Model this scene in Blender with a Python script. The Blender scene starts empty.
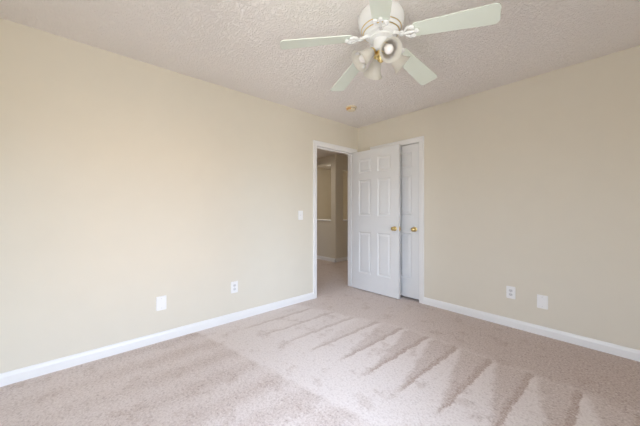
import bpy, bmesh, math
from mathutils import Vector, Matrix
PI = math.pi
scene = bpy.context.scene
COL = scene.collection

# ------------------------------------------------------------------ camera
W, H = 640, 426
cam_d = bpy.data.cameras.new('camera')
cam_d.sensor_fit = 'HORIZONTAL'
cam_d.sensor_width = 36.0
cam_d.lens = 36.0 * 272.45 / W
cam_d.shift_y = -2.1 / W
cam_d.clip_start = 0.02
cam = bpy.data.objects.new('camera', cam_d)
COL.objects.link(cam)
cam.location = (2.756, -3.244, 1.161)
cam.rotation_euler = (PI / 2, 0, math.radians(48.265))
scene.camera = cam

# ------------------------------------------------------------------ world: overcast sky above, sunlit ground below
world = bpy.data.worlds.new('world')
scene.world = world
world.use_nodes = True
wn, wl = world.node_tree.nodes, world.node_tree.links
wn.clear()
w_out = wn.new('ShaderNodeOutputWorld')
w_bg = wn.new('ShaderNodeBackground')
w_tc = wn.new('ShaderNodeTexCoord')
w_sep = wn.new('ShaderNodeSeparateXYZ')
w_map = wn.new('ShaderNodeMapRange')
w_map.inputs['From Min'].default_value = -1
w_map.inputs['From Max'].default_value = 1
w_ramp = wn.new('ShaderNodeValToRGB')
cr = w_ramp.color_ramp
cr.elements[0].position = 0.0
cr.elements[0].color = (0.69, 0.675, 0.63, 1)
cr.elements[1].position = 1.0
cr.elements[1].color = (1.24, 1.5, 1.9, 1)
e = cr.elements.new(0.50); e.color = (0.69, 0.675, 0.63, 1)
e = cr.elements.new(0.56); e.color = (1.24, 1.48, 1.85, 1)
wl.new(w_tc.outputs['Generated'], w_sep.inputs[0])
wl.new(w_sep.outputs['Z'], w_map.inputs['Value'])
wl.new(w_map.outputs['Result'], w_ramp.inputs[0])
# added warm glow standing in for a sunlit house, straight out of the side window
w_dot = wn.new('ShaderNodeVectorMath')
w_dot.operation = 'DOT_PRODUCT'
w_dot.inputs[1].default_value = Vector((1.0, -0.045, 0.03)).normalized()
w_nrm = wn.new('ShaderNodeVectorMath')
w_nrm.operation = 'NORMALIZE'
wl.new(w_tc.outputs['Generated'], w_nrm.inputs[0])
wl.new(w_nrm.outputs[0], w_dot.inputs[0])
w_spot = wn.new('ShaderNodeMapRange')
w_spot.interpolation_type = 'SMOOTHSTEP'
w_spot.inputs['From Min'].default_value = math.cos(math.radians(8))
w_spot.inputs['From Max'].default_value = math.cos(math.radians(4))
wl.new(w_dot.outputs['Value'], w_spot.inputs['Value'])
w_mix = wn.new('ShaderNodeMix')
w_mix.data_type = 'RGBA'
w_mix.inputs[7].default_value = (1.85, 1.55, 1.33, 1)
wl.new(w_spot.outputs['Result'], w_mix.inputs[0])
wl.new(w_ramp.outputs[0], w_mix.inputs[6])
wl.new(w_mix.outputs[2], w_bg.inputs[0])
w_bg.inputs[1].default_value = 9.5
wl.new(w_bg.outputs[0], w_out.inputs[0])

# window positions: (y0, y1) on the wall behind the camera's right, (x0, x1) on the wall behind the camera
WIN_A = (-3.62, -2.20)
WIN_B = (1.80, 2.50)
WIN_Z = (0.45, 2.08)
ROOM_X, ROOM_Y, CEIL = 3.40, -3.68, 2.44


def area(name, loc, direction, sx, sy, power=0, color=(1, 1, 1), portal=False):
    d = bpy.data.lights.new(name, 'AREA')
    d.shape = 'RECTANGLE'
    d.size, d.size_y = sx, sy
    d.energy = power
    d.color = color
    d.cycles.is_portal = portal
    o = bpy.data.objects.new(name, d)
    COL.objects.link(o)
    o.location = loc
    o.rotation_euler = Vector(direction).to_track_quat('-Z', 'Y').to_euler()
    return o


zc, zh = (WIN_Z[0] + WIN_Z[1]) / 2, WIN_Z[1] - WIN_Z[0]
area('window_portal', (ROOM_X + 0.13, sum(WIN_A) / 2, zc), (-1, 0, 0), WIN_A[1] - WIN_A[0], zh, portal=True)
area('window_portal', (sum(WIN_B) / 2, ROOM_Y - 0.13, zc), (0, 1, 0), WIN_B[1] - WIN_B[0], zh, portal=True)
# added fill lamps, unseen, in place of window light in hall and stairwell
area('hall_fill', (-1.75, -0.1, 2.40), (0.25, 0, -1), 0.8, 0.9, 13, (1.0, 0.90, 0.76))
area('stairwell_fill', (-2.95, 2.3, 1.7), (1, -0.2, -0.1), 1.0, 1.2, 9, (1.0, 0.94, 0.82))

vs = scene.view_settings
vs.view_transform = 'Standard'
vs.look = 'None'
vs.gamma = 1
vs.use_curve_mapping = False
vs.exposure = 0.07
cy = scene.cycles
cy.max_bounces = 14
cy.diffuse_bounces = 10
cy.glossy_bounces = 4
cy.transmission_bounces = 8
cy.transparent_max_bounces = 8
cy.caustics_reflective = False
cy.caustics_refractive = False
cy.sample_clamp_indirect = 8


# ------------------------------------------------------------------ materials
def srgb(r, g, b):
    f = lambda c: (c / 255 / 12.92) if c / 255 <= 0.04045 else ((c / 255 + 0.055) / 1.055) ** 2.4
    return (f(r), f(g), f(b), 1)


class NT:
    def __init__(self, name):
        self.m = bpy.data.materials.new(name)
        self.m.use_nodes = True
        self.t = self.m.node_tree
        self.t.nodes.clear()
        self.out = self.t.nodes.new('ShaderNodeOutputMaterial')

    def new(self, typ, **inp):
        n = self.t.nodes.new(typ)
        for k, v in inp.items():
            self.put(n.inputs[k.replace('_', ' ')], v)
        return n

    def put(self, sock, v):
        if isinstance(v, bpy.types.NodeSocket):
            self.t.links.new(v, sock)
        else:
            sock.default_value = v

    def math(self, op, a, b=None, c=None, clamp=False):
        n = self.t.nodes.new('ShaderNodeMath')
        n.operation = op
        n.use_clamp = clamp
        for i, v in enumerate((a, b, c)):
            if v is not None:
                self.put(n.inputs[i], v)
        return n.outputs[0]

    def step(self, v, lo, hi):
        n = self.t.nodes.new('ShaderNodeMapRange')
        n.interpolation_type = 'SMOOTHSTEP'
        self.put(n.inputs['Value'], v)
        n.inputs['From Min'].default_value = lo
        n.inputs['From Max'].default_value = hi
        return n.outputs['Result']

    def noise(self, scale, detail=2, vec=None, rough=0.5):
        n = self.t.nodes.new('ShaderNodeTexNoise')
        n.inputs['Scale'].default_value = scale
        n.inputs['Detail'].default_value = detail
        n.inputs['Roughness'].default_value = rough
        if vec is not None:
            self.t.links.new(vec, n.inputs['Vector'])
        return n.outputs['Fac']

    def mix(self, f, a, b):
        n = self.t.nodes.new('ShaderNodeMix')
        n.data_type = 'RGBA'
        self.put(n.inputs[0], f)
        self.put(n.inputs[6], a)
        self.put(n.inputs[7], b)
        return n.outputs[2]

    def coord(self):
        return self.t.nodes.new('ShaderNodeTexCoord').outputs['Object']

    def bump(self, h, strength, dist):
        n = self.t.nodes.new('ShaderNodeBump')
        n.inputs['Strength'].default_value = strength
        n.inputs['Distance'].default_value = dist
        self.t.links.new(h, n.inputs['Height'])
        return n.outputs[0]

    def bsdf(self, color, rough, normal=None, metal=0.0, spec=0.5):
        p = self.t.nodes.new('ShaderNodeBsdfPrincipled')
        self.put(p.inputs['Base Color'], color)
        self.put(p.inputs['Roughness'], rough)
        p.inputs['Metallic'].default_value = metal
        p.inputs['Specular IOR Level'].default_value = spec
        if normal is not None:
            self.t.links.new(normal, p.inputs['Normal'])
        self.t.links.new(p.outputs[0], self.out.inputs[0])
        return p


def paint(name, col, rough=0.6, bump_scale=300, bump=0.05, spec=0.4, vary=0.02):
    n = NT(name)
    c = n.coord()
    f = n.noise(6, 3, c)
    dark = tuple(x * (1 - vary) for x in col[:3]) + (1,)
    lite = tuple(min(1, x * (1 + vary)) for x in col[:3]) + (1,)
    n.bsdf(n.mix(f, dark, lite), rough, n.bump(n.noise(bump_scale, 2, c), bump, 0.002), spec=spec)
    return n.m


M = {}
M['wall'] = paint('beige_wall_paint', (0.74, 0.695, 0.60, 1), 0.9, 220, 0.12, 0.12)
M['hall_wall'] = M['wall']
M['trim'] = paint('white_trim_paint', (0.86, 0.86, 0.86, 1), 0.4, 120, 0.02, 0.5, 0.01)
M['door'] = paint('white_door_paint', (0.765, 0.77, 0.775, 1), 0.42, 150, 0.03, 0.5, 0.01)
M['plate'] = paint('white_plate_plastic', (0.88, 0.88, 0.88, 1), 0.35, 300, 0.01, 0.5, 0.01)
M['ivory'] = paint('ivory_plastic', srgb(226, 214, 188), 0.45, 300, 0.01, 0.5, 0.02)
M['amber'] = paint('amber_lit_plastic', srgb(206, 160, 98), 0.45, 300, 0.01, 0.5, 0.05)
M['slot'] = paint('dark_slot', (0.25, 0.245, 0.24, 1), 0.6)
M['grey'] = paint('grey_plastic', (0.70, 0.70, 0.71, 1), 0.5)
M['enamel'] = paint('white_enamel', (0.86, 0.87, 0.87, 1), 0.25, 80, 0.01, 0.6, 0.01)
M['blade'] = paint('pale_blade_laminate', (0.76, 0.82, 0.74, 1), 0.45, 40, 0.02, 0.4, 0.02)
M['bulb'] = paint('bulb_glass', (0.86, 0.83, 0.83, 1), 0.32, 100, 0.0, 0.6, 0.01)


def brass():
    n = NT('polished_brass')
    c = n.coord()
    f = n.noise(60, 3, c)
    n.bsdf(n.mix(f, (0.66, 0.49, 0.20, 1), (0.82, 0.66, 0.33, 1)), 0.28, metal=1.0)
    return n.m


M['brass'] = brass()


def frosted():
    n = NT('frosted_shade_glass')
    c = n.coord()
    f = n.noise(25, 3, c)
    col = n.mix(f, (0.95, 0.92, 0.84, 1), (0.98, 0.96, 0.90, 1))
    d = n.new('ShaderNodeBsdfDiffuse', Color=col)
    t = n.new('ShaderNodeBsdfTranslucent', Color=col)
    g = n.new('ShaderNodeBsdfGlossy', Color=(0.9, 0.9, 0.9, 1), Roughness=0.38)
    m1 = n.new('ShaderNodeMixShader')
    m1.inputs[0].default_value = 0.6
    n.t.links.new(d.outputs[0], m1.inputs[1]); n.t.links.new(t.outputs[0], m1.inputs[2])
    m2 = n.new('ShaderNodeMixShader')
    fr = n.new('ShaderNodeFresnel', IOR=1.35)
    n.t.links.new(fr.outputs[0], m2.inputs[0])
    n.t.links.new(m1.outputs[0], m2.inputs[1]); n.t.links.new(g.outputs[0], m2.inputs[2])
    n.t.links.new(m2.outputs[0], n.out.inputs[0])
    return n.m


M['shade'] = frosted()


def pane_glass():
    n = NT('window_glass')
    t = n.new('ShaderNodeBsdfTransparent')
    g = n.new('ShaderNodeBsdfGlossy', Roughness=0.02)
    fr = n.new('ShaderNodeFresnel', IOR=1.3)
    m = n.new('ShaderNodeMixShader')
    n.t.links.new(fr.outputs[0], m.inputs[0])
    n.t.links.new(t.outputs[0], m.inputs[1]); n.t.links.new(g.outputs[0], m.inputs[2])
    n.t.links.new(m.outputs[0], n.out.inputs[0])
    return n.m


M['glass'] = pane_glass()


def ceiling_mat():
    n = NT('stippled_ceiling')
    c = n.coord()
    warp = n.t.nodes.new('ShaderNodeMapping')
    n.t.links.new(c, warp.inputs['Vector'])
    warp.inputs['Scale'].default_value = (1, 1.5, 1)
    big = n.noise(28, 4, warp.outputs[0], 0.6)
    ridged = n.math('ABSOLUTE', n.math('SUBTRACT', big, 0.5))
    ridged = n.step(ridged, 0.0, 0.10)
    small = n.noise(95, 2, c)
    h = n.math('ADD', n.math('MULTIPLY', ridged, 0.7), n.math('MULTIPLY', small, 0.4))
    col = n.mix(n.noise(2.5, 2, c), (0.925, 0.885, 0.86, 1), (0.945, 0.91, 0.89, 1))
    n.bsdf(col, 0.85, n.bump(h, 0.58, 0.019), spec=0.2)
    return n.m


M['ceiling'] = ceiling_mat()


def carpet_mat():
    """cut-pile carpet: fine flecks, plus the brushed marks a vacuum left in the pile."""
    n = NT('beige_carpet')
    c = n.coord()
    sep = n.t.nodes.new('ShaderNodeSeparateXYZ')
    n.t.links.new(c, sep.inputs[0])
    wob = n.math('SUBTRACT', n.noise(9, 3, c), 0.5)
    wob2 = n.math('SUBTRACT', n.noise(60, 2, c), 0.5)
    x = n.math('ADD', sep.outputs['X'], n.math('ADD', n.math('MULTIPLY', wob, 0.06), n.math('MULTIPLY', wob2, 0.03)))
    y = n.math('ADD', sep.outputs['Y'], n.math('ADD', n.math('MULTIPLY', wob, 0.10), n.math('MULTIPLY', wob2, 0.03)))
    # strip along the far wall that was brushed the other way (the tops of the strokes)
    top = n.math('ADD', -0.86, n.math('MULTIPLY', n.math('MINIMUM', n.math('SUBTRACT', x, 1.3), 0.0), 0.30))
    far = n.step(n.math('SUBTRACT', y, top), -0.06, 0.10)
    # saw teeth: one dark wedge per stroke, 0.255 m apart
    v = n.math('DIVIDE', n.math('SUBTRACT', top, y), 0.86)
    inv = n.math('SUBTRACT', 1.0, v, clamp=True)
    s = n.math('ADD', n.math('SUBTRACT', x, 1.79), 0.225 + 2.55)
    d = n.math('SUBTRACT', n.math('MULTIPLY', n.math('FRACT', n.math('DIVIDE', s, 0.255)), 0.255), 0.225)
    wl_ = n.math('ADD', n.math('MULTIPLY', 0.20, inv), 0.004)
    wr_ = n.math('ADD', n.math('MULTIPLY', 0.022, inv), 0.004)
    left_in = n.step(n.math('ADD', d, wl_), -0.02, 0.03)
    right_in = n.step(n.math('SUBTRACT', wr_, d), -0.006, 0.008)
    inz = n.math('MULTIPLY', n.step(v, -0.1, 0.0), n.step(n.math('SUBTRACT', 1.05, v), 0.0, 0.15))
    tooth = n.math('MULTIPLY', n.math('MULTIPLY', left_in, right_in), inz)
    # crisp dark line along the right edge of each tooth
    edge = n.math('MULTIPLY', n.math('MULTIPLY', n.step(d, -0.035, -0.005), right_in), inz)
    tooth_far = n.step(x, 0.7, 1.5)
    tooth_s = n.math('ADD', n.math('MULTIPLY', tooth, n.math('ADD', 0.12, n.math('MULTIPLY', tooth_far, 0.44))), n.math('MULTIPLY', edge, 0.42))
    # the nearer area, brushed in long soft bands up to a slanting seam
    seam = n.math('ADD', -2.37, n.math('MULTIPLY', x, 0.185))
    near = n.step(n.math('SUBTRACT', seam, y), -0.01, 0.04)
    ph = n.math('ADD', n.math('MULTIPLY', x, 2 * PI / 0.27), n.math('MULTIPLY', n.math('ADD', wob, wob2), 3.0))
    band = n.math('ADD', 0.5, n.math('MULTIPLY', n.math('SINE', ph), 0.5))
    fade = n.math('SUBTRACT', 1.0, n.step(n.math('SUBTRACT', seam, y), 0.35, 1.0))
    near_s = n.math('MULTIPLY', near, n.math('ADD', 0.22, n.math('MULTIPLY', band, n.math('ADD', 0.12, n.math('MULTIPLY', fade, 0.20)))))
    # scuffs
    blot = n.math('MULTIPLY', n.step(n.noise(5.5, 4, c, 0.65), 0.54, 0.66), 0.36)
    mark = n.math('MAXIMUM', n.math('MAXIMUM', n.math('MULTIPLY', far, n.math('ADD', 0.42, n.math('MULTIPLY', n.step(x, 1.0, 3.0), 0.42))), tooth_s), near_s)
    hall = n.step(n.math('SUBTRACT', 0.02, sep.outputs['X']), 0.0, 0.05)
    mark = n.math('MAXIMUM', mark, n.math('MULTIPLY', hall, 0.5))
    mark = n.math('ADD', mark, n.math('MULTIPLY', blot, n.math('SUBTRACT', 1.0, n.math('MULTIPLY', mark, 0.6))), clamp=True)
    base = n.mix(mark, (0.755, 0.675, 0.645, 1), (0.510, 0.400, 0.350, 1))
    fl = n.noise(80, 2, c, 0.7)
    fl2 = n.noise(38, 2, c, 0.6)
    dk = n.math('ADD', n.math('MULTIPLY', n.step(fl, 0.50, 0.68), 0.55), n.math('MULTIPLY', n.step(fl2, 0.5, 0.72), 0.40), clamp=True)
    amt = n.math('MULTIPLY', dk, n.math('ADD', 0.38, n.math('MULTIPLY', mark, 0.62)))
    col = n.mix(amt, base, (0.27, 0.185, 0.155, 1))
    lt = n.math('MULTIPLY', n.step(n.math('SUBTRACT', 1.0, fl), 0.52, 0.7), 0.45)
    col = n.mix(lt, col, (0.84, 0.79, 0.76, 1))
    hgt = n.math('ADD', fl, n.math('MULTIPLY', fl2, 0.6))
    p = n.bsdf(col, 0.95, n.bump(hgt, 0.5, 0.006), spec=0.1)
    p.inputs['Sheen Weight'].default_value = 0.15
    return n.m


M['carpet'] = carpet_mat()


# ------------------------------------------------------------------ mesh helpers
def link(name, bm, mat, parent=None, smooth=False, bevel=0.0, angle=40):
    me = bpy.data.meshes.new(name)
    bmesh.ops.recalc_face_normals(bm, faces=bm.faces)
    bm.to_mesh(me)
    bm.free()
    if smooth:
        for p in me.polygons:
            p.use_smooth = True
        me.set_sharp_from_angle(angle=math.radians(angle))
    me.materials.append(mat)
    o = bpy.data.objects.new(name, me)
    COL.objects.link(o)
    if parent is not None:
        o.parent = parent
    if bevel:
        b = o.modifiers.new('bevel', 'BEVEL')
        b.width = bevel
        b.segments = 2
        b.limit_method = 'ANGLE'
    return o


def box(bm, x0, x1, y0, y1, z0, z1):
    vs_ = [bm.verts.new(p) for p in ((x0, y0, z0), (x1, y0, z0), (x1, y1, z0), (x0, y1, z0),
                                     (x0, y0, z1), (x1, y0, z1), (x1, y1, z1), (x0, y1, z1))]
    for f in ((0, 1, 2, 3), (4, 5, 6, 7), (0, 1, 5, 4), (1, 2, 6, 5), (2, 3, 7, 6), (3, 0, 4, 7)):
        bm.faces.new([vs_[i] for i in f])


def boxes(*bs):
    bm = bmesh.new()
    for b in bs:
        box(bm, *b)
    return bm


def lathe(bm, prof, n=32, mat=None, flute=0, amp=0.0, cap=True):
    """revolve (r, z) points about z; mat places the result."""
    rings = []
    for i, (r, z) in enumerate(prof):
        ring = []
        for k in range(n):
            a = 2 * PI * k / n
            rr = r * (1 + (amp * (i / len(prof)) * math.cos(flute * a) if flute else 0))
            p = Vector((rr * math.cos(a), rr * math.sin(a), z))
            ring.append(bm.verts.new(mat @ p if mat else p))
        rings.append(ring)
    for a, b in zip(rings, rings[1:]):
        for k in range(n):
            bm.faces.new((a[k], a[(k + 1) % n], b[(k + 1) % n], b[k]))
    if cap:
        bm.faces.new(rings[0])
        bm.faces.new(rings[-1])
    return bm


def tube(bm, pts, radii, n=12):
    pts = [Vector(p) for p in pts]
    rings = []
    for i, p in enumerate(pts):
        t = (pts[min(i + 1, len(pts) - 1)] - pts[max(i - 1, 0)]).normalized()
        q = t.to_track_quat('Z', 'Y').to_matrix()
        r = radii[i] if isinstance(radii, (list, tuple)) else radii
        rings.append([bm.verts.new(p + q @ Vector((r * math.cos(2 * PI * k / n), r * math.sin(2 * PI * k / n), 0))) for k in range(n)])
    for a, b in zip(rings, rings[1:]):
        for k in range(n):
            bm.faces.new((a[k], a[(k + 1) % n], b[(k + 1) % n], b[k]))
    bm.faces.new(rings[0])
    bm.faces.new(rings[-1])


def prism(bm, outline, z0, z1):
    a = [bm.verts.new((x, y, z0)) for x, y in outline]
    b = [bm.verts.new((x, y, z1)) for x, y in outline]
    bm.faces.new(a)
    bm.faces.new(b)
    n = len(a)
    for i in range(n):
        bm.faces.new((a[i], a[(i + 1) % n], b[(i + 1) % n], b[i]))


def empty(name, loc, rz=0.0):
    o = bpy.data.objects.new(name, None)
    o.empty_display_size = 0.1
    COL.objects.link(o)
    o.location = loc
    o.rotation_euler = (0, 0, rz)
    return o


def tag(o, label=None, cat=None, group=None, kind=None):
    for k, v in (('label', label), ('category', cat), ('group', group), ('kind', kind)):
        if v:
            o[k] = v
    return o


def struct(name, bm, mat, label, cat, bevel=0.0):
    return tag(link(name, bm, mat, bevel=bevel), label, cat, kind='structure')


# ------------------------------------------------------------------ the room shell
T = 0.12
DY0, DY1, DTOP = -0.845, -0.096, 2.035        # bedroom doorway in the left wall
CX0, CX1 = 0.312, 1.013                       # closet doorway in the right wall
struct('floor', boxes((-3.4, ROOM_X + T, ROOM_Y - T, 3.9, -0.1, 0.0)), M['carpet'],
       'beige cut pile carpet with vacuum strokes running into the hall', 'floor')
struct('ceiling', boxes((-3.4, ROOM_X + T, ROOM_Y - T, 3.9, CEIL, CEIL + 0.1)), M['ceiling'],
       'stippled off-white ceiling over the room and hall', 'ceiling')
struct('wall_left', boxes((-T, 0, ROOM_Y, DY0 - 0.018, 0, CEIL), (-T, 0, DY0 - 0.018, DY1 + 0.018, DTOP + 0.018, CEIL),
                          (-T, 0, DY1 + 0.018, T, 0, CEIL)), M['wall'],
       'long beige wall left of the open doorway', 'wall')
struct('wall_right', boxes((0, CX0 - 0.018, 0, T, 0, CEIL), (CX0 - 0.018, CX1 + 0.018, 0, T, DTOP + 0.018, CEIL),
                           (CX1 + 0.018, ROOM_X, 0, T, 0, CEIL)), M['wall'],
       'beige wall right of the closet door', 'wall')
a0, a1 = WIN_A
b0, b1 = WIN_B
z0, z1 = WIN_Z
struct('wall_window', boxes((ROOM_X, ROOM_X + T, ROOM_Y, a0, 0, CEIL), (ROOM_X, ROOM_X + T, a1, T, 0, CEIL),
                            (ROOM_X, ROOM_X + T, a0, a1, 0, z0), (ROOM_X, ROOM_X + T, a0, a1, z1, CEIL)), M['wall'],
       'beige wall with a window facing the long left wall', 'wall')
struct('wall_back', boxes((-T, b0, ROOM_Y - T, ROOM_Y, 0, CEIL), (b1, ROOM_X + T, ROOM_Y - T, ROOM_Y, 0, CEIL),
                          (b0, b1, ROOM_Y - T, ROOM_Y, 0, z0), (b0, b1, ROOM_Y - T, ROOM_Y, z1, CEIL)), M['wall'],
       'beige wall with a window facing the closet wall', 'wall')
struct('wall_closet', boxes((0.0, 0.05, T, 0.75, 0, CEIL), (1.6, 1.65, T, 0.75, 0, CEIL), (0.0, 1.65, 0.75, 0.8, 0, CEIL)), M['wall'],
       'closet inside wall behind the closed closet door', 'wall')


def make_window(name, width, loc, rz, label):
    r = empty(name, loc, rz)
    tag(r, label, 'window', kind='structure')
    w, h = width / 2, (z1 - z0)
    fr = 0.045
    link('window_frame', boxes((-w, -w + fr, -0.05, 0.05, 0, h), (w - fr, w, -0.05, 0.05, 0, h),
                               (-w + fr, w - fr, -0.05, 0.05, 0, fr), (-w + fr, w - fr, -0.05, 0.05, h - fr, h),
                               (-w + fr, w - fr, -0.025, 0.025, h / 2 - 0.02, h / 2 + 0.02)), M['trim'], r, bevel=0.003)
    link('pane', boxes((-w + fr, w - fr, -0.003, 0.003, fr, h / 2 - 0.02), (-w + fr, w - fr, -0.003, 0.003, h / 2 + 0.02, h - fr)), M['glass'], r)
    return r


make_window('window_1', a1 - a0, (ROOM_X + 0.06, (a0 + a1) / 2, z0), PI / 2, 'white sash window facing the long left wall')
make_window('window_2', b1 - b0, ((b0 + b1) / 2, ROOM_Y - 0.06, z0), 0, 'white sash window facing the closet wall')

# hall beyond the doorway: corridor, half wall and stairwell openings
HX, HY = -1.60, 1.11
struct('wall_hall', boxes(
    (-1.745, HX, HY, HY + 0.12, 0, CEIL), (-3.3, -1.745, HY, HY + 0.12, 0, 0.93), (-3.3, -1.745, HY, HY + 0.12, 2.25, CEIL),
    (HX - 0.12, HX, HY + 0.12, 1.356, 0, CEIL), (HX - 0.12, HX, 1.356, 2.6, 0, 0.93), (HX - 0.12, HX, 1.356, 2.6, 2.11, CEIL),
    (HX - 0.12, HX, 2.6, 3.7, 0, CEIL)), M['hall_wall'], 'beige hall corner wall with openings onto the stairwell', 'wall')
struct('wall_stairwell', boxes((-3.3, HX - 0.12, 3.0, 3.1, 0, CEIL), (-3.4, -3.3, ROOM_Y, 3.1, 0, CEIL)), M['hall_wall'],
       'beige stairwell wall seen through the hall openings', 'wall')
struct('wall_corridor', boxes((-T, 0, T, 3.7, 0, CEIL), (HX - 0.12, 0, 3.7, 3.8, 0, CEIL), (-3.4, -T, ROOM_Y - T, ROOM_Y, 0, CEIL)), M['hall_wall'],
       'beige wall closing the corridor beyond the doorway', 'wall')
struct('trim_5', boxes((-3.3, -1.745, HY - 0.025, HY + 0.145, 0.93, 0.955)), M['trim'], 'white ledge on the hall half wall left of the corner', 'trim', 0.004)
struct('trim_6', boxes((HX - 0.145, HX + 0.025, 1.356, 2.6, 0.93, 0.955)), M['trim'], 'white ledge on the hall half wall right of the corner', 'trim', 0.004)


# ------------------------------------------------------------------ baseboards and casings
BASE_PROF = ((0.0, 0.0), (0.014, 0.0), (0.014, 0.058), (0.011, 0.066), (0.009, 0.074), (0.004, 0.082), (0.0, 0.084))


def baseboard(name, p0, p1, normal, label):
    """profile swept from p0 to p1, standing out of the wall along normal."""
    bm = bmesh.new()
    nx, ny = normal
    rings = []
    for (px, py) in (p0, p1):
        rings.append([bm.verts.new((px + nx * d, py + ny * d, z)) for d, z in BASE_PROF])
    n = len(BASE_PROF)
    for i in range(n):
        bm.faces.new((rings[0][i], rings[0][(i + 1) % n], rings[1][(i + 1) % n], rings[1][i]))
    bm.faces.new(rings[0])
    bm.faces.new(rings[1])
    return struct(name, bm, M['trim'], label, 'baseboard')


CW = 0.062
baseboard('baseboard_left', (0, ROOM_Y), (0, DY0 - CW - 0.004), (1, 0), 'white baseboard along the long left wall')
baseboard('baseboard_right', (CX1 + CW + 0.004, 0), (ROOM_X, 0), (0, -1), 'white baseboard along the wall right of the closet')
baseboard('baseboard_corner', (0.0, 0), (CX0 - CW - 0.004, 0), (0, -1), 'short white baseboard behind the open door')
baseboard('baseboard_window', (ROOM_X, ROOM_Y), (ROOM_X, 0), (-1, 0), 'white baseboard under the window facing the left wall')
baseboard('baseboard_back', (0, ROOM_Y), (ROOM_X, ROOM_Y), (0, 1), 'white baseboard under the window facing the closet')
baseboard('baseboard_hall', (-3.3, HY), (HX + 0.014, HY), (0, -1), 'white hall baseboard left of the corner')
baseboard('baseboard_corridor', (HX, HY - 0.014), (HX, 3.7), (1, 0), 'white hall baseboard right of the corner')

CAS = ((0.004, 0.0), (0.004, 0.009), (0.010, 0.012), (0.022, 0.013), (0.034, 0.016), (0.050, 0.018), (0.060, 0.018), (0.066, 0.014), (0.066, 0.0))


def casing(x0, x1, top, clip1=None):
    """door casing on a wall facing local -y, around an opening x0..x1 x 0..top; mitred corners."""
    bm = bmesh.new()
    rings = []
    for side in range(4):
        ring = []
        for u, d in CAS:
            u1 = u if clip1 is None else min(u, clip1)
            p = ((x0 - u, 0), (x0 - u, top + u), (x1 + u1, top + u), (x1 + u1, 0))[side]
            ring.append(bm.verts.new((p[0], -d, p[1])))
        rings.append(ring)
    n = len(CAS)
    for a, b in zip(rings, rings[1:]):
        for i in range(n):
            bm.faces.new((a[i], a[(i + 1) % n], b[(i + 1) % n], b[i]))
    bm.faces.new(rings[0])
    bm.faces.new(rings[-1])
    return bm


c1 = struct('trim_1', casing(DY0, DY1, DTOP), M['trim'], 'white casing around the open doorway in the left wall', 'door casing')
c1.rotation_euler = (0, 0, PI / 2)           # local x runs along +y, local -y faces +x
struct('trim_2', casing(CX0, CX1, DTOP), M['trim'], 'white casing around the closet door in the right wall', 'door casing')
struct('trim_3', boxes((-T - 0.004, 0.004, DY0 - 0.018, DY0, 0, DTOP + 0.018), (-T - 0.004, 0.004, DY1, DY1 + 0.018, 0, DTOP + 0.018),
                       (-T - 0.004, 0.004, DY0, DY1, DTOP, DTOP + 0.018),
                       (-0.075, -0.04, DY0, DY0 + 0.011, 0, DTOP), (-0.075, -0.04, DY1 - 0.011, DY1, 0, DTOP), (-0.075, -0.04, DY0, DY1, DTOP - 0.011, DTOP)),
       M['trim'], 'white jamb lining the open doorway to the hall', 'door jamb', 0.002)
struct('trim_4', boxes((CX0 - 0.018, CX0, -0.004, T, 0, DTOP + 0.018), (CX1, CX1 + 0.018, -0.004, T, 0, DTOP + 0.018), (CX0, CX1, -0.004, T, DTOP, DTOP + 0.018),
                       (CX0, CX0 + 0.011, 0.048, 0.08, 0, DTOP), (CX1 - 0.011, CX1, 0.048, 0.08, 0, DTOP)),
       M['trim'], 'white jamb lining the closet doorway', 'door jamb', 0.002)


# ------------------------------------------------------------------ six panel doors
def panel_door(w, h, t, rows, cols):
    """slab x 0..w, y 0..t, z 0..h with moulded raised panels on both faces."""
    bm = bmesh.new()
    xs = [0] + [v for c in cols for v in c] + [w]
    zs = [0] + [v for r in rows for v in r] + [h]

    def rect(x0_, x1_, z0_, z1_, y):
        return [bm.verts.new(p) for p in ((x0_, y, z0_), (x1_, y, z0_), (x1_, y, z1_), (x0_, y, z1_))]
    for face_y, sgn in ((0, 1), (t, -1)):
        for i in range(len(xs) - 1):
            for j in range(len(zs) - 1):
                A = (xs[i], xs[i + 1], zs[j], zs[j + 1])
                if i % 2 == 1 and j % 2 == 1:
                    prev = rect(*A, face_y)
                    for inset, dep in ((0.004, 0.0025), (0.014, 0.010), (0.024, 0.010), (0.046, 0.003)):
                        cur = rect(A[0] + inset, A[1] - inset, A[2] + inset, A[3] - inset, face_y + sgn * dep)
                        for k in range(4):
                            bm.faces.new((prev[k], prev[(k + 1) % 4], cur[(k + 1) % 4], cur[k]))
                        prev = cur
                    bm.faces.new(prev)
                else:
                    bm.faces.new(rect(*A, face_y))
    for p in (((0, 0, 0), (w, 0, 0), (w, t, 0), (0, t, 0)), ((0, 0, h), (w, 0, h), (w, t, h), (0, t, h)),
              ((0, 0, 0), (0, t, 0), (0, t, h), (0, 0, h)), ((w, 0, 0), (w, t, 0), (w, t, h), (w, 0, h))):
        bm.faces.new([bm.verts.new(q) for q in p])
    bmesh.ops.remove_doubles(bm, verts=bm.verts, dist=1e-5)
    return bm


def knob(parent, x, y, z, side):
    """brass knob standing off a door face along local y*side."""
    q = Matrix.Translation((x, y, z)) @ Matrix.Rotation(-side * PI / 2, 4, 'X')
    k = link('door_knob', lathe(bmesh.new(), ((0.011, 0.004), (0.010, 0.022), (0.013, 0.028), (0.022, 0.034), (0.0275, 0.044), (0.027, 0.052), (0.020, 0.060), (0.008, 0.064)), 24, q),
             M['brass'], parent, True)
    k['label'] = 'round brass knob'
    r = link('rosette', lathe(bmesh.new(), ((0.032, 0.0), (0.032, 0.004), (0.026, 0.008), (0.012, 0.010)), 24, q), M['brass'], k, True)
    return k


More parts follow.
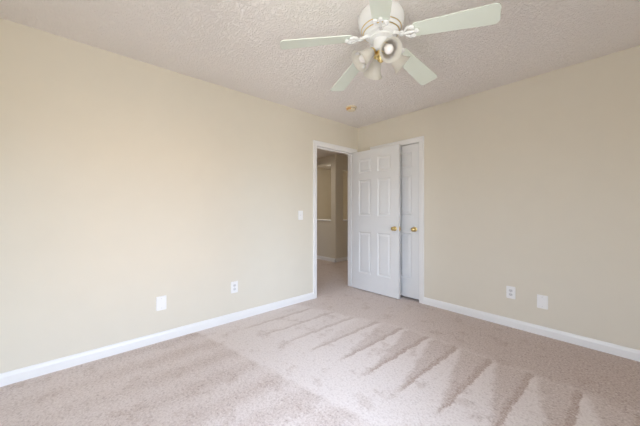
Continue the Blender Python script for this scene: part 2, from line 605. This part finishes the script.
ROWS = ((0.245, 0.845), (1.075, 1.60), (1.70, 1.905))
DW = 0.772
ang = math.radians(1.7)
TH = 0.035
d1 = link('door_1', panel_door(DW, 2.018, TH, ROWS, ((0.115, 0.330), (0.438, 0.653))), M['door'])
tag(d1, 'white six-panel door swung open from the hall doorway against the closet', 'door', kind='structure')
# local origin: hinge corner on the face the camera sees
d1.location = (0.022 + TH * math.sin(ang), -0.106 - TH * math.cos(ang), 0.012)
d1.rotation_euler = (0, 0, ang)
knob(d1, DW - 0.062, 0, 0.915, -1)
knob(d1, DW - 0.062, TH, 0.915, 1)
lt = link('latch', boxes((DW - 0.0005, DW + 0.002, 0.006, TH - 0.006, 0.885, 0.945), (DW + 0.002, DW + 0.012, 0.011, TH - 0.011, 0.905, 0.925)), M['brass'], d1)
lt['label'] = 'brass latch on the door edge'
for hz in (0.18, 1.0, 1.82):
    bm = bmesh.new()
    tube(bm, ((-0.004, TH + 0.002, hz - 0.045), (-0.004, TH + 0.002, hz + 0.045)), 0.006)
    hg = link('hinge', bm, M['brass'], d1, True)

d2 = link('door_2', panel_door(CX1 - CX0 - 0.008, 2.0, TH, ROWS, ((0.105, 0.300), (0.393, 0.588))), M['door'])
tag(d2, 'white six-panel closet door closed behind the open door', 'door', kind='structure')
d2.location = (CX0 + 0.004, 0.010, 0.028)
knob(d2, CX1 - CX0 - 0.008 - 0.062, 0, 0.895, -1)
knob(d2, CX1 - CX0 - 0.008 - 0.062, TH, 0.895, 1)


# ------------------------------------------------------------------ wall plates (local x along wall, -y out of the wall)
def rounded(w, h, r, n=4):
    pts = []
    for cx_, cz_, a in ((w / 2 - r, h / 2 - r, 0), (-w / 2 + r, h / 2 - r, 90), (-w / 2 + r, -h / 2 + r, 180), (w / 2 - r, -h / 2 + r, 270)):
        for k in range(n + 1):
            t = math.radians(a + 90 * k / n)
            pts.append((cx_ + r * math.cos(t), cz_ + r * math.sin(t)))
    return pts


def slab(bm, outline, y0, y1, inset=0.0, oz=0.0, ox=0.0):
    """outline in x,z extruded from y0 (wall) to y1 (front, negative), front shrunk by inset."""
    a = [bm.verts.new((x + ox, y0, z + oz)) for x, z in outline]
    f = lambda v: v - math.copysign(inset, v)
    b = [bm.verts.new((f(x) + ox, y1, f(z) + oz)) for x, z in outline]
    n = len(a)
    bm.faces.new(a)
    bm.faces.new(b)
    for i in range(n):
        bm.faces.new((a[i], a[(i + 1) % n], b[(i + 1) % n], b[i]))
    return bm


def screw(parent, z):
    q = Matrix.Translation((0, -0.0055, z)) @ Matrix.Rotation(PI / 2, 4, 'X')
    link('screw', lathe(bmesh.new(), ((0.0035, 0), (0.0035, 0.001), (0.002, 0.0016)), 12, q), M['grey'], parent)


def plate(name, loc, rz, label, cat, w=0.078, h=0.122):
    r = empty(name, loc, rz)
    tag(r, label, cat)
    link('cover_plate', slab(bmesh.new(), rounded(w, h, 0.006), 0, -0.006, 0.003), M['plate'], r)
    return r


def outlet(loc, rz, label, group=None):
    r = plate('wall_outlet', loc, rz, label, 'outlet')
    for s in (-1, 1):
        f = link('receptacle', slab(bmesh.new(), rounded(0.034, 0.028, 0.010), -0.004, -0.0075, 0.001, s * 0.0195), M['grey'], r)
        link('slot', boxes((-0.0075, -0.0050, -0.0079, -0.0070, s * 0.0195 - 0.004, s * 0.0195 + 0.006), (0.0050, 0.0075, -0.0079, -0.0070, s * 0.0195 - 0.003, s * 0.0195 + 0.005),
                            (-0.002, 0.002, -0.0079, -0.0070, s * 0.0195 - 0.010, s * 0.0195 - 0.006)), M['slot'], f)
    screw(r, 0)
    return r


def blank(loc, rz, label):
    r = plate('blank_wall_plate', loc, rz, label, 'wall plate', 0.082, 0.126)
    for s in (-1, 1):
        screw(r, s * 0.042)
    return r


blank((0, -2.682, 0.338), PI / 2, 'blank white cover plate low on the left wall, nearest the camera')
outlet((0, -2.0, 0.354), PI / 2, 'white duplex outlet low on the left wall, between blank plate and doorway')
outlet((1.992, 0, 0.344), 0, 'white duplex outlet low on the right wall, nearer the closet')
blank((2.240, 0, 0.311), 0, 'blank white cover plate low on the right wall, beside the outlet')
sw = plate('light_switch', (0, -1.118, 1.105), PI / 2, 'white toggle light switch on the left wall beside the doorway', 'light switch', 0.074, 0.118)
tg = bmesh.new()
slab(tg, rounded(0.010, 0.024, 0.002), -0.004, -0.0075, 0.0005)
tf = link('switch_surround', tg, M['grey'], sw)
bm = bmesh.new()
tube(bm, ((0, -0.006, 0.0), (0, -0.018, 0.007)), (0.0045, 0.0035))
link('toggle', bm, M['plate'], sw, True)
for s in (-1, 1):
    screw(sw, s * 0.030)

# ------------------------------------------------------------------ smoke detector on the ceiling
sd = empty('smoke_detector', (0.50, -0.715, CEIL))
tag(sd, 'small yellowed round smoke detector on the ceiling near the corner', 'smoke detector')
link('base', lathe(bmesh.new(), ((0.068, 0.0), (0.068, -0.010), (0.060, -0.014)), 40), M['ivory'], sd, True)
cv = link('cover', lathe(bmesh.new(), ((0.058, -0.012), (0.057, -0.026), (0.050, -0.037), (0.030, -0.041), (0.004, -0.042)), 40), M['ivory'], sd, True)
bm = bmesh.new()
for k in range(16):
    a = 2 * PI * k / 16
    if 210 <= math.degrees(a) <= 310:
        continue
    q = Matrix.Rotation(a, 4, 'Z')
    for z in (-0.018, -0.023):
        b2 = bmesh.new()
        box(b2, 0.0565, 0.0585, -0.008, 0.008, z - 0.0012, z + 0.0012)
        vs2 = [bm.verts.new(q @ v.co) for v in b2.verts]
        b2.verts.index_update()
        for f in b2.faces:
            bm.faces.new([vs2[v.index] for v in f.verts])
        b2.free()
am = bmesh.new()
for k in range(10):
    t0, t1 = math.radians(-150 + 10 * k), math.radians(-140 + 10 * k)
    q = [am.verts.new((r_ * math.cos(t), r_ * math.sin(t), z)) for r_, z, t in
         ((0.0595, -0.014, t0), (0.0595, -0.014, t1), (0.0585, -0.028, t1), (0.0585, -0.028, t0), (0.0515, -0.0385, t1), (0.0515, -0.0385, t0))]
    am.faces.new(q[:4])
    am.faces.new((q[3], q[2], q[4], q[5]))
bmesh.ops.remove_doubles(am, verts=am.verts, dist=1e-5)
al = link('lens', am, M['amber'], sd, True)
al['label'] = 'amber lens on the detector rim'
link('vent_slots', bm, M['slot'], sd)
link('test_button', lathe(bmesh.new(), ((0.010, -0.040), (0.010, -0.044), (0.007, -0.0455)), 20, Matrix.Translation((0.02, 0, 0))), M['ivory'], sd, True)

# ------------------------------------------------------------------ ceiling fan
FX, FY = 1.690, -1.757
fan = empty('ceiling_fan', (FX, FY, CEIL))
tag(fan, 'white five-blade ceiling fan with brass bands and four glass light shades', 'ceiling fan')
BZ = 2.308 - CEIL                                # blade plane, relative to the ceiling
motor = link('motor_housing', lathe(bmesh.new(), (
    (0.100, 0.0), (0.142, -0.004), (0.147, -0.014), (0.148, -0.040), (0.145, -0.062), (0.137, -0.082), (0.127, -0.094),
    (0.119, -0.108), (0.116, -0.118), (0.108, -0.126), (0.100, -0.130), (0.096, -0.138), (0.080, -0.144), (0.060, -0.147)), 56),
    M['enamel'], fan, True)
for r_, z_ in ((0.1270, -0.093), (0.1160, -0.118)):
    bm = bmesh.new()
    lathe(bm, ((r_ - 0.002, z_ + 0.004), (r_ + 0.003, z_), (r_ - 0.002, z_ - 0.004), (r_ - 0.006, z_)), 56, cap=False)
    bd = link('trim_band', bm, M['brass'], motor, True)
    bd['label'] = 'thin brass band'
hub = link('blade_hub', lathe(bmesh.new(), ((0.075, -0.145), (0.078, -0.149), (0.078, -0.158), (0.060, -0.162)), 40), M['enamel'], fan, True)
switch_h = link('switch_housing', lathe(bmesh.new(), ((0.044, -0.160), (0.052, -0.166), (0.052, -0.222), (0.048, -0.234), (0.030, -0.240)), 40), M['enamel'], fan, True)


def blade_outline():
    r0, r1, w0, w1, rc = 0.205, 0.662, 0.053, 0.070, 0.030
    pts = []
    for cx_, cy_, a, rr in ((r1 - rc, w1 - rc, 0, rc), (r0 + 0.02, w0 - 0.02, 90, 0.02), (r0 + 0.02, -w0 + 0.02, 180, 0.02), (r1 - rc, -w1 + rc, 270, rc)):
        for k in range(7):
            t = math.radians(a + 15 * k)
            pts.append((cx_ + rr * math.cos(t), cy_ + rr * math.sin(t)))
    return pts


def blade_mesh():
    bm = bmesh.new()
    prism(bm, blade_outline(), -0.003, 0.003)
    return bm


def iron_mesh():
    """cast scroll bracket carrying a blade: arm from the hub to a three lobed foot under the blade."""
    bm = bmesh.new()
    z = -0.011
    tube(bm, ((0.070, 0, 0.008), (0.105, 0, 0.004), (0.140, 0, z), (0.185, 0, z), (0.225, 0, z)), (0.013, 0.011, 0.010, 0.009, 0.008))
    for s in (-1, 1):
        tube(bm, ((0.150, 0, z), (0.163, s * 0.020, z), (0.180, s * 0.037, z), (0.200, s * 0.043, z), (0.214, s * 0.036, z), (0.214, s * 0.024, z), (0.203, s * 0.021, z)),
             (0.006, 0.0075, 0.008, 0.008, 0.0075, 0.007, 0.006))
        tube(bm, ((0.120, 0, z + 0.002), (0.128, s * 0.013, z), (0.140, s * 0.017, z), (0.148, s * 0.011, z)), (0.005, 0.006, 0.006, 0.005))
    for px, py, r_ in ((0.228, 0, 0.015), (0.200, 0.034, 0.013), (0.200, -0.034, 0.013)):
        lathe(bm, ((r_ * 0.6, z + 0.008), (r_, z + 0.004), (r_, z - 0.004), (r_ * 0.6, z - 0.009), (0.002, z - 0.010)), 16, Matrix.Translation((px, py, 0)))
    return bm


BLADE0 = 17.2
first = None
for i in range(5):
    az = math.radians(BLADE0 + 72 * i)
    if first is None:
        b = link('blade', blade_mesh(), M['blade'], fan, bevel=0.0015)
        ir = link('blade_iron', iron_mesh(), M['enamel'], b, True)
        ir['label'] = 'white scrolled bracket'
        first = (b, ir)
    else:
        b = first[0].copy()
        COL.objects.link(b)
        b.parent = fan
        ir = first[1].copy()
        COL.objects.link(ir)
        ir.parent = b
    b.location = (0, 0, BZ)
    b.rotation_mode = 'QUATERNION'
    b.rotation_quaternion = (Matrix.Rotation(az, 3, 'Z') @ Matrix.Rotation(math.radians(8.3), 3, 'Y') @ Matrix.Rotation(math.radians(-11), 3, 'X')).to_quaternion()

# light kit: brass fitter, four arms with sockets, frosted bell shades and bulbs
fit = link('light_fitter', lathe(bmesh.new(), ((0.028, -0.236), (0.036, -0.242), (0.034, -0.262), (0.024, -0.270), (0.022, -0.292), (0.012, -0.302), (0.005, -0.308)), 32), M['brass'], fan, True)
fit['label'] = 'brass fitter of the light kit'
firsts = None
for i in range(4):
    az = math.radians(-32 + 90 * i)
    if firsts is None:
        bm = bmesh.new()
        # shade axis: local +z of the shade frame, tilted 47 degrees outward from straight down
        bm_s = bmesh.new()
        outer = ((0.021, 0.0), (0.024, 0.012), (0.030, 0.030), (0.034, 0.055), (0.038, 0.078), (0.047, 0.100), (0.058, 0.114))
        outer = tuple((r_ * 1.2, z_ * 1.03) for r_, z_ in outer)
        inner = tuple((r_ - 0.003, z_ + 0.0005) for r_, z_ in reversed(outer[-2:]))
        lathe(bm_s, outer + inner, 48, flute=0, cap=False)
        sh = link('lamp_shade', bm_s, M['shade'], fan, True, angle=60)
        sh['label'] = 'frosted bell-shaped glass shade'
        bb = link('bulb', lathe(bmesh.new(), ((0.024, 0.006), (0.024, 0.010), (0.014, 0.014), (0.013, 0.030), (0.020, 0.046), (0.027, 0.062), (0.029, 0.076), (0.025, 0.092), (0.014, 0.102), (0.003, 0.105)), 24), M['bulb'], sh, True)
        bs = bmesh.new()
        lathe(bs, ((0.010, -0.020), (0.020, -0.014), (0.026, -0.005), (0.0275, 0.003), (0.018, 0.004)), 28)
        tube(bs, ((0, 0, -0.052), (0, 0, -0.012)), 0.009)
        so = link('socket_cup', bs, M['brass'], sh, True)
        so['label'] = 'brass socket cup'
        firsts = (sh, bb, so)
        kids = firsts
    else:
        sh = firsts[0].copy()
        COL.objects.link(sh)
        sh.parent = fan
        for k in firsts[1:]:
            c = k.copy()
            COL.objects.link(c)
            c.parent = sh
    tilt = math.radians(128)                      # from +z: pointing outward and down
    rot = Matrix.Rotation(az, 3, 'Z') @ Matrix.Rotation(tilt, 3, 'Y')
    sh.rotation_mode = 'QUATERNION'
    sh.rotation_quaternion = rot.to_quaternion()
    neck = Vector((0.060 * math.cos(az), 0.060 * math.sin(az), -0.242))
    sh.location = neck
